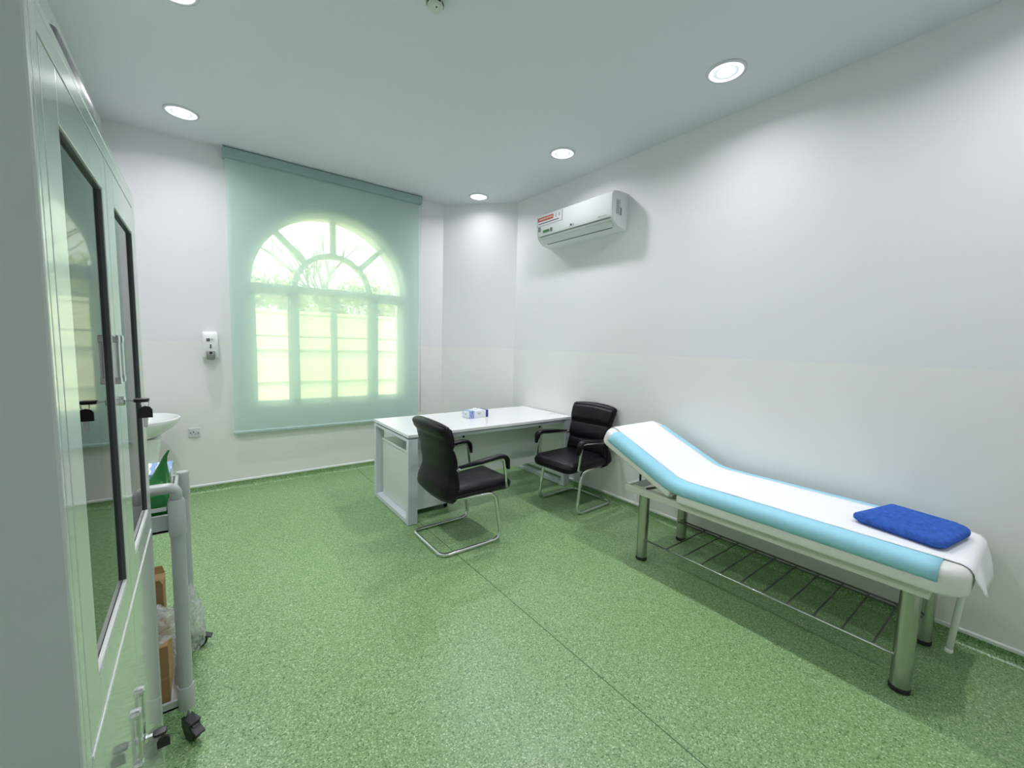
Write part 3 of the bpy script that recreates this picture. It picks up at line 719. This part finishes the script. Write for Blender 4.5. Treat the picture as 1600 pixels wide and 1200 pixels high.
# ------------------------------------------------------------------ chairs
def interp(tab, x):
    for (a, va), (b, vb) in zip(tab, tab[1:]):
        if a <= x <= b:
            t = (x - a) / (b - a); t = t * t * (3 - 2 * t); return va + (vb - va) * t
    return tab[0][1] if x < tab[0][0] else tab[-1][1]
def make_chair():
    t = thing('visitor_chair', '', 'chair')
    P = [(-.13, -.205, .383)]
    base = [(-.13, .205, .388), (.195, .235, .384), (.250, .242, .0148), (-.252, .242, .0148)]
    path = base + [(x, -y, z) for x, y, z in reversed(base)]
    G().tube(path, .0145, [0, .075, .085, .065, .065, .085, .075, 0], 12, fseg=7).done('cantilever_frame', CHROME, t, True)
    for y in (-.205, .205): G().box(-.16, .16, y - .02, y + .02, .392, .402).done('seat_bracket', BLACKP, t)
    # seat
    def puff(p):
        x, y, z = p
        if z > .40: z += .012 * (1 - (y / .24) ** 2) * (1 - ((x - .06) / .3) ** 2) - .012 * max(0, (x - .22) / .12) ** 2 + (.008 * math.sin(14 * y + 3 * x) * math.exp(-((x + .05) / .1) ** 2) if z > .44 else 0)
        else: z -= .008 * max(0, (x - .2) / .14)
        return (x, y, z)
    g = G(); n = 9
    R0 = rrect(-.200, .368, -.244, .244, [.04, .085, .085, .04], 8)
    secs = []
    er = .046; z0, z1 = .384, .480
    for k in range(6):
        a = PI / 2 * k / 5; secs.append([(x, y, z0 + er * (1 - math.cos(a))) for x, y in R0(er * (1 - math.sin(a)))])
    for k in range(6):
        a = PI / 2 * k / 5; secs.append([(x, y, z1 - er * (1 - math.sin(a))) for x, y in R0(er * (1 - math.cos(a)))])
    for ins in (.07, .10, .14, .19, .235): secs.append([(x, y, z1 + .002) for x, y in R0(ins)])
    g.loft([[puff(p) for p in s] for s in secs]).done('seat', LEATHER, t, True)
    G().tube([(x, y, .418 + .010 * max(0, (x - .2) / .14)) for x, y in R0(.001)], .0045, seg=6, closed=True).done('seat_piping', LEATHER, t, True)
    # back shell
    rear = [(.350, -.175), (.375, -.222), (.42, -.252), (.47, -.250), (.58, -.216), (.70, -.228), (.83, -.256), (.875, -.284), (.910, -.296), (.932, -.290), (.945, -.268)]
    front = [(.350, -.150), (.375, -.140), (.45, -.135), (.60, -.150), (.75, -.178), (.90, -.205), (.930, -.214), (.945, -.238)]
    hw = [(.350, .190), (.385, .236), (.43, .260), (.56, .236), (.70, .242), (.88, .257), (.925, .256), (.945, .240)]
    S = []
    for i in range(40):
        z = .352 + (.945 - .352) * i / 39; a, b, h_ = interp(rear, z), interp(front, z), interp(hw, z)
        c, dd = (a + b) / 2, abs(b - a) / 2; sec = []
        for k in range(32):
            an = 2 * PI * k / 32; co, si = math.cos(an), math.sin(an)
            ex = math.copysign(abs(co) ** .55, co); ey = math.copysign(abs(si) ** .35, si)
            curv = -.022 * (ey ** 2) * (-1)      # sides wrap slightly forward
            sec.append((c + dd * ex + curv, h_ * ey, z - .018 * (ey ** 2) * max(0, (z - .8) / .14)))
        S.append(sec)
    bs = G().loft(S).done('backrest', LEATHER, t, True)
    for (za, zb) in ((.455, .600), (.603, .752), (.755, .922)):
        S = []
        for i in range(13):
            q = i / 12; z = za + (zb - za) * q; pf = math.sin(PI * min(max(q, .0), 1)) ** .32 if 0 < q < 1 else 0.02
            b, h_ = interp(front, z), interp(hw, z) - .012; sec = []
            for k in range(28):
                an = 2 * PI * k / 28; co, si = math.cos(an), math.sin(an); ex = math.copysign(abs(co) ** .6, co); ey = math.copysign(abs(si) ** .35, si)
                wr = .003 * math.sin(38 * ey * h_ * 4 + 5 * z) * pf * (co > 0)
                sec.append((b - .010 + .034 * pf * ex + .022 * ey ** 2 + wr, h_ * (.96 + .04 * pf) * ey, z - .018 * (ey ** 2) * max(0, (z - .8) / .14)))
            S.append(sec)
        G().loft(S).done('back_cushion', LEATHER, bs, True)
    # arms
    for s_ in (-1, 1):
        y = s_ * .268
        a = G().tube([(.278, y - s_ * .006, .412), (.243, y, .640), (.205, y, .648), (-.150, y - s_ * .002, .618)], .0115, [0, .055, .02, 0], 10, fseg=7).done('arm_tube', CHROME, t, True)
        G().lathe([(.008, -.012), (.008, .012)], (.275, y, .418), 10, 'y').done('bolt', CHROME, a)
        G().lathe([(.010, -.014), (.010, .014)], (-.150, y - s_ * .004, .618), 10, 'y').done('bolt', CHROME, a)
        pth = fillet([(-.135, y, .634), (.08, y, .654), (.19, y, .668), (.262, y, .660), (.285, y, .560)], [0, .05, .05, .075, 0], 6)
        S = []
        N = len(pth)
        for i, p in enumerate(pth):
            d = (pth[min(i + 1, N - 1)] - pth[max(i - 1, 0)]).normalized(); nr = Vector((-d.z, 0, d.x))
            e = .55 if i in (0, N - 1) else 1.0
            S.append([p + nr * (.0165 * e * math.copysign(abs(math.sin(q)) ** .7, math.sin(q))) + Vector((0, 1, 0)) * (.028 * e * math.copysign(abs(math.cos(q)) ** .7, math.cos(q))) for q in [2 * PI * k / 14 for k in range(14)]])
        G().loft(S).done('arm_pad', LEATHER, t, True)
    return t
ch1 = make_chair(); ch1.location = (1.530, 2.672, 0)
tag(ch1, 'black leather cantilever chair with its back beside the drawer pedestal', 'chair', 'visitor chairs at the desk')
ch2 = copy_tree(ch1); ch2.location = (2.826, 2.668, 0); ch2.rotation_euler.z = PI + math.radians(2.5)
tag(ch2, 'black leather cantilever chair with its back to the wall beside the couch head', 'chair', 'visitor chairs at the desk')

# ------------------------------------------------------------------ examination couch
BX0, BX1 = 2.362, 3.052; HY, FOOT = 1.372, .118; ZT = .640; ZBm = .532
obd = (2.705, .96, 0)
bed = thing('examination_couch', 'white padded examination couch with raised head section and steel legs', 'couch', obd)
for (x, y) in ((2.447, 1.645), (2.962, 1.645), (2.447, .285), (2.962, .285)):
    l = G().lathe([(.036, .022), (.036, .478)], (x, y, 0), 24).done('leg', STAINL, bed, 40, obd)
    G().lathe([(.034, .0), (.038, .003), (.038, .020), (.036, .024)], (x, y, 0), 24).done('rubber_foot', BLACKP, l, 40, obd)
g = G()
for x in (2.395, 2.965): g.box(x, x + .05, .225, 1.775, .474, .520, .003)
for y in (.225, .95, 1.40): g.box(2.445, 2.965, y, y + .04, .478, .528)
g.done('base_frame', RAILC, bed, False, obd)
G().box(2.40, 3.01, 1.735, 1.775, .476, .530, .002).done('head_rail', CHROME, bed, False, obd)
G().slab(rrect(BX0, BX1, FOOT, HY - .004, [.11, .11, .02, .02], 8), ZBm - .012, ZT, .040, 6, eb=.016).done('seat_section', VINYLW, bed, True, obd)
DROD = mat('shaded_steel_rod', (.16, .16, .15, 1), .35, .8)  # rear rods and cross bars: shade under the couch put into the colour
ANG = math.radians(23.8); LB = .655
def back_pt(x, s, h):
    """point on the raised head section: s along it from the hinge, h above its underside"""
    c, si = math.cos(ANG), math.sin(ANG); y0, z0 = HY + .004 + .045, .538
    return (x, y0 + s * c - h * si, z0 + s * si + h * c)
def tilt(p): return back_pt(p[0], p[1], p[2])
g = G(); g.slab(rrect(BX0, BX1, 0, LB, [.02, .02, .10, .10], 8), -.006, .105, .040, 6, fn=tilt, eb=.02); g.done('head_section', VINYLW, bed, True, obd)
bx_ = G(); bx_.box(BX0 + .03, BX1 - .03, .03, LB - .06, -.012, .003); bx_.v = [tilt(p) for p in bx_.v]; bx_.done('head_board', RAILC, bed, False, obd)
for x in (2.60, 2.84):
    G().tube([back_pt(x, .40, -.01), (x, 1.80, .40)], .008, seg=8).done('ratchet_strut', BLACKP, bed, True, obd)
G().tube([(2.60, 1.80, .40), (2.84, 1.80, .40)], .007, seg=8).done('strut_link', CHROME, bed, True, obd)
for x in (2.425, 2.99): G().tube([back_pt(x, .10, -.012), (x, 1.62, .525)], .007, seg=8).done('hinge_link', BLACKP, bed, True, obd)
# shelf rack of rods
ZRK = .158
for x, nm in ((2.430, 'rack_rod'), (2.945, 'rack_rod'), (2.905, 'rack_rod')): G().tube([(x, .285, ZRK), (x, 1.645, ZRK)], .0065, seg=8).done('rack_rod', CHROME if x < 2.5 else DROD, bed, True, obd)
for k in range(10):
    y = 1.45 - k * .118; G().tube([(2.430, y, ZRK - .002), (2.945, y, ZRK - .002)], .0048, seg=8).done('rack_bar', DROD, bed, True, obd)
G().tube([(2.735, .150, .54), (2.690, .170, .145)], .0125, seg=12).done('drop_rod', WHITEPL, bed, True, obd)
G().lathe([(.0127, 0), (.0145, .003), (.0145, .016), (.0127, .018)], (2.6905, .1702, .143), 12).done('drop_rod_tip', WHITEPL, bed, True, obd)

# coverings: built over the couch surface as cross sections along its length
def couch_path(y_from, s_to, off, drop=None):
    P = []
    if drop:
        for z, y in drop: P.append((Vector((0, y, z)), Vector((0, -1, .15)).normalized(), 0))
        for k in range(5):
            a = PI / 2 * k / 4; r = .040; P.append((Vector((0, FOOT + r - (r + off) * math.cos(a), ZT - r + (r + off) * math.sin(a))), Vector((0, -math.cos(a), math.sin(a))), 0))
    n = 26
    ye = HY - .045
    for k in range(n + 1):
        y = (y_from if not drop else FOOT + .05) + (ye - (y_from if not drop else FOOT + .05)) * k / n
        P.append((Vector((0, y, ZT + off)), Vector((0, 0, 1)), 0))
    nb = Vector((0, -math.sin(ANG), math.cos(ANG)))
    s0 = .05
    q0 = Vector(back_pt(0, s0, .105 + off)); a = P[-1][0]
    for k in range(1, 5):
        t = k / 5; c = Vector((0, HY + .005, ZT + off + .002)); P.append((a * (1 - t) ** 2 + c * 2 * t * (1 - t) + q0 * t * t, (Vector((0, 0, 1)) * (1 - t) + nb * t).normalized(), 0))
    for k in range(15):
        s = s0 + (s_to - s0) * k / 14; P.append((Vector(back_pt(0, s, .105 + off)), nb, 1))
    return P
def round_end(off, smax):
    c, si = math.cos(ANG), math.sin(ANG); P = []
    for k in range(1, 6):
        a = PI / 2 * k / 5 * smax; r = .040; s = LB - r + (r + off) * math.sin(a); h = .105 - r + (r + off) * math.cos(a)
        P.append((Vector(back_pt(0, s, h)), Vector((0, c * math.sin(a) - si * math.cos(a), si * math.sin(a) + c * math.cos(a))), 1))
    return P
def cover(path, cross, th, wob=0.0, seed=0):
    """cross: list of (x, drop below the surface); solid sheet of thickness th"""
    top = []; bot = []
    for p, n_, _ in path:
        rt_ = []; rb = []
        for x, d in cross:
            w_ = wob * noise.noise(Vector((x * 9, p.y * 7, seed)))
            i_ = cross.index((x, d)); (xa, da), (xb, db) = cross[max(i_ - 1, 0)], cross[min(i_ + 1, len(cross) - 1)]
            tl_ = math.hypot(xb - xa, db - da) or 1; nx, nn = (db - da) / tl_, (xb - xa) / tl_
            q = p + n_ * (w_ - d); rt_.append((x, q.y, q.z)); q2 = q - n_ * th * nn; rb.append((x - th * nx, q2.y, q2.z))
        top.append(rt_); bot.append(rb)
    g = G(); secs = [a + list(reversed(b)) for a, b in zip(top, bot)]; g.loft(secs); return g
def edge_cross(xa, xb, sag=.055):
    c = []
    r = .040
    for k in range(6):   # near edge, wrapped over the rounding
        a = math.radians(115) * (1 - k / 5); c.append((BX0 + r - (r + .003) * math.sin(min(a, PI / 2)) , (r + .003) * (1 - math.cos(min(a, PI / 2))) + max(0, a - PI / 2) * .06))
    for k in range(1, 12): c.append((BX0 + r + (BX1 - BX0 - 2 * r) * k / 12, 0))
    for k in range(6):
        a = math.radians(100) * k / 5; c.append((BX1 - r + (r + .003) * math.sin(min(a, PI / 2)), (r + .003) * (1 - math.cos(min(a, PI / 2))) + max(0, a - PI / 2) * .04))
    return c
o1 = (2.7, .9, .53)
g = cover(couch_path(.205, LB - .085, .0045), edge_cross(0, 0), .0015, .0008, 3)
bs_ = g.done('couch_sheet', BLUEN, None, True, o1); bs_.location = o1
tag(bs_, 'pale blue nonwoven sheet spread over the examination couch', 'sheet')
drop = [(.425, .082), (.46, .088), (.50, .092), (.55, .100), (.58, .108)]
cr = [(2.462 + (2.965 - 2.462) * k / 16, 0) for k in range(17)]
pth = couch_path(0, LB - .045, .0068, drop) + round_end(.0068, .75)
g = cover(pth, cr, .0008, .0016, 8)
v2 = []
for (x, y, z) in g.v:          # free foot end: cut on a slant and flared towards the wall
    if y < FOOT + .03 and z < ZT - .045:
        t = (ZT - .045 - z) / .22; u = (x - 2.462) / .5
        z += t * .14 * max(0, .55 - u) * 1.6 + .012 * math.sin(7 * u); y -= .010 * t * math.sin(6 * u + 1) ; x += .05 * t
    v2.append((x, y, z))
g.v = v2
o2 = (2.7, .9, .64); ps = g.done('paper_runner', PAPER, None, True, o2); ps.location = o2
tag(ps, 'white paper runner laid along the couch and hanging over its foot', 'paper')

# folded towel
TWC = [Vector((2.600, .555)), Vector((2.960, .470)), Vector((2.885, .150)), Vector((2.520, .205))]
def tw(u, v_):
    a = TWC[0].lerp(TWC[1], u); b = TWC[3].lerp(TWC[2], u); return a.lerp(b, v_)
og = (2.74, .345, ZT + .009); tl = thing('folded_towel', 'blue towel folded on the foot of the examination couch', 'towel', og)
for lay, (z0, z1, du, dv, sc) in enumerate(((.0, .012, .01, .0, .93), (.009, .046, .0, .0, 1.0))):
    S = []; base = ZT + .0088
    def TP(x, y): return tw(.5 + x * sc + du, .5 + y * sc + dv)
    OL = rrect(-.5, .5, -.5, .5, [.10, .10, .22, .16], 8)
    for k in range(9):
        a = PI * k / 8; zz = (z0 + z1) / 2 - math.cos(a) * (z1 - z0) / 2; ins = (1 - math.sin(a)) * .045
        sec = []
        for (x, y) in OL(ins):
            p = TP(x, y); q = Vector((p.x * 13, p.y * 13, lay * 3)); lift = .006 * noise.noise(Vector((p.x * 6, p.y * 6, 2))) * (z0 + zz) / .05 if lay else 0
            sec.append((p.x + .008 * noise.noise(q), p.y + .008 * noise.noise(q + Vector((7, 3, 0))), base + zz + lift))
        S.append(sec)
    for ins in (.06, .10, .14, .18, .22, .26, .30, .34, .38, .42, .46, .49):
        sec = []
        for (x, y) in OL(ins):
            p = TP(x, y); wv = .011 * noise.noise(Vector((p.x * 30, p.y * 7, 4 + lay))) + .010 * noise.noise(Vector((p.x * 8, p.y * 8, 9)))
            sec.append((p.x, p.y, base + z1 + (wv * min(1, ins / .12) + .002 if lay else -.002)))
        S.append(sec)
    G().loft(S).done('fold', TOWEL, tl, True, og)

# ------------------------------------------------------------------ trolley
TX0, TX1, TY0, TY1 = -.500, -.088, 1.822, 2.362; otr = (-.294, 2.092, 0)
tr = thing('utility_trolley', 'grey plastic utility trolley with tubular handle and black castors', 'trolley', otr)
for (x, y) in ((TX0, TY0), (TX1, TY0), (TX0, TY1), (TX1, TY1)):
    near = y == TY0
    p = G().lathe([(.0215, .135), (.0215, .83 if near else .845)], (x, y, 0), 20).done('post', TROLG, tr, 40, otr)
    G().lathe([(.0245, .120), (.0255, .125), (.0255, .205), (.0245, .208)], (x, y, 0), 20).done('lower_sleeve', TROLG, p, 40, otr)
    if near: G().lathe([(.0245, .785), (.0255, .79), (.0255, .845), (.0245, .85), (.0245, .905), (.021, .915)], (x, y, 0), 20).done('upper_sleeve', TROLG, p, 40, otr)
    else: G().lathe([(.0240, .76), (.0250, .765), (.0245, .862), (.022, .868), (0, .868)], (x, y, 0), 20).done('post_cap', TROLG, p, 40, otr)
    ca = G().lathe([(.012, .078), (.012, .14)], (x, y, 0), 12).done('castor_stem', CHROME, tr, 40, otr)
    dx, dy = (.012, -.022) if near else (.030, -.008)
    g = G(); ang = math.atan2(dy, dx)
    wg = G().lathe([(.018, -.012), (.034, -.013), (.038, -.009), (.038, .009), (.034, .013), (.018, .012)], (0, 0, 0), 24, 'y')
    wg.v = [(x + dx + a * math.cos(ang) - b * math.sin(ang), y + dy + a * math.sin(ang) + b * math.cos(ang), .038 + c_) for a, b, c_ in wg.v]
    wh = wg.done('castor_wheel', BLACKP, tr, 40, otr)
    fg = G()
    for sgn in (-1, 1): fg.box(-.030, .020, sgn * .016 - .002, sgn * .016 + .002, .044, .082, .001)
    fg.box(-.032, .028, -.018, .018, .076, .084, .002)
    fg.v = [(x + dx + a * math.cos(ang) - b * math.sin(ang), y + dy + a * math.sin(ang) + b * math.cos(ang), c_) for a, b, c_ in fg.v]
    fg.done('castor_fork', mat('castor_grey', (.05, .05, .055, 1), .4) if 'castor_grey' not in bpy.data.materials else bpy.data.materials['castor_grey'], ca, False, otr)
    bg_ = G().box(.018, .055, -.016, .016, .052, .060, .002)
    bg_.v = [(x + dx + a * math.cos(ang) - b * math.sin(ang), y + dy + a * math.sin(ang) + b * math.cos(ang), c_ - (a - .018) * .45 + .006) for a, b, c_ in bg_.v]
    bg_.done('brake_pedal', bpy.data.materials['castor_grey'], ca, False, otr)
G().tube([(TX1, TY0, .905), (TX1, TY0 - .004, .958), (TX0, TY0 - .004, .958), (TX0, TY0, .905)], .0185, .055, 14, fseg=8).done('handle', TROLG, tr, True, otr)
def tray(z, h, nm):
    g = G(); a, b, c_, d = TX0 + .012, TX1 - .012, TY0 + .006, TY1 - .006
    g.box(a, b, c_, d, z, z + .012, .002)
    for q in ((a, b, c_, c_ + .012), (a, b, d - .012, d), (a, a + .012, c_, d), (b - .012, b, c_, d)): g.box(q[0], q[1], q[2], q[3], z, z + h, .003)
    g.done(nm, TROLG, tr, False, otr)
tray(.795, .065, 'top_tray'); tray(.118, .035, 'bottom_tray')

# things on the trolley
og2 = (-.185, 1.935, .808)
gb = thing('plastic_bag', 'green plastic bag with a pointed top on the trolley', 'bag', og2)
rings = []
for i, (z, a, b, c_, d) in enumerate(((.8075, -.265, -.125, 1.872, 2.012), (.83, -.275, -.121, 1.865, 2.02), (.87, -.27, -.116, 1.865, 2.018), (.905, -.262, -.108, 1.862, 2.01), (.925, -.205, -.105, 1.875, 2.00), (.955, -.172, -.106, 1.905, 1.985), (.985, -.152, -.110, 1.922, 1.968), (1.02, -.136, -.114, 1.932, 1.952), (1.045, -.122, -.110, 1.936, 1.946), (1.066, -.110, -.104, 1.938, 1.944))):
    sec = []
    for k, (x, y) in enumerate(rrect(a, b, c_, d, min(.02, (d - c_) * .4, (b - a) * .4), 4)(0)):
        q = .006 * noise.noise(Vector((x * 22, y * 22, z * 22))); sec.append((x + q, y + q, z))
    rings.append(sec)
G().loft(rings).done('bag_body', GREENB, gb, 40, og2)
G().box(-.16, -.118, 1.8495, 1.852, .868, .882).done('white_mark', WHITEPL, gb, False, og2)
ow2 = (-.20, 2.20, .808)
wbx = thing('printed_carton', 'white carton with blue wave print on the trolley', 'box', ow2)
WAVE = m_print('blue_wave_print', (.82, .85, .88, 1), srgb(130, 165, 210), 6, .62, dist=6)
G().box(-.31, -.118, 2.11, 2.30, .808, .935, .002).done('carton', WHITEPL, wbx, False, ow2)
l_ = G().box(-.312, -.1155, 2.108, 2.302, .920, .938, .002).done('lid', WAVE, wbx, False, ow2)
G().box(-.30, -.122, 2.1065, 2.1090, .83, .915).done('front_print', WAVE, wbx, False, ow2)

def carton(name, lab, a, b, c_, d, z0, z1):
    o = ((a + b) / 2, (c_ + d) / 2, z0); t = thing(name, lab, 'box', o, 'cardboard boxes on the trolley')
    G().box(a, b, c_, d, z0, z1, .002).done('carton', CARD, t, False, o)
    mz = z0 + (z1 - z0) * .42
    G().box(a - .001, b + .001, c_ - .0012, d + .001, mz, mz + .004).done('crease', CARDT, t, False, o)
    G().box((a + b) / 2 - .022, (a + b) / 2 + .022, c_ - .0016, d + .0012, z0 + .01, z1 + .0012).done('tape', CARDT, t, False, o)
    for (y, s_) in () if z1 < .4 else ((c_, -1), (d, 1)):
        g = G(); v = [(a, y, z1), (b, y, z1), (b - .01, y + s_ * .012, z1 + .030), (a + .01, y + s_ * .012, z1 + .030)]
        g.loft([v, [(x, y_ + .003, z) for x, y_, z in v]]); g.done('flap', CARD, t, False, o)
    return t
carton('cardboard_box', 'brown cardboard box under crumpled plastic on the trolley shelf', -.335, -.135, 1.868, 2.065, .131, .352)
carton('cardboard_box', 'taller brown cardboard box behind the plastic wrap on the trolley shelf', -.36, -.165, 2.215, 2.335, .131, .420)

# crumpled wrap lying over the box and the shelf edge
ov = (-.15, 2.05, .1535)
pw = thing('plastic_wrap', 'crumpled clear plastic wrap bulging from the trolley shelf', 'plastic', ov)
def crumple(cx_, cy_, zb, rx, ry, rz, seed, nu=34, nv=13):
    """open dome of crinkled film standing on zb"""
    rows = []
    for i in range(nv + 1):
        th = PI / 2 * (i / nv) * .985 + .015; row = []
        for k in range(nu):
            ph = 2 * PI * k / nu; d = Vector((math.sin(th) * math.cos(ph), math.sin(th) * math.sin(ph), math.cos(th)))
            q = 1 + .10 * noise.noise(d * 2.3 + Vector((seed, 0, 0))) - .30 * abs(noise.noise(d * 4.5 + Vector((0, seed, 0)))) - .22 * abs(noise.noise(d * 9 + Vector((seed, seed, 0)))) + .06 * noise.noise(d * 23)
            row.append((cx_ + rx * q * d.x, cy_ + ry * q * d.y, zb + rz * q * max(d.z, 0)))
        rows.append(row)
    g = G(); g.loft(rows, cap=False); return g
crumple(-.215, 1.972, .3535, .130, .105, .105, 2).done('top_bulge', WRAP, pw, False, ov)
crumple(-.085, 2.150, .1535, .068, .070, .285, 5).done('side_bulge', WRAP, pw, False, ov)
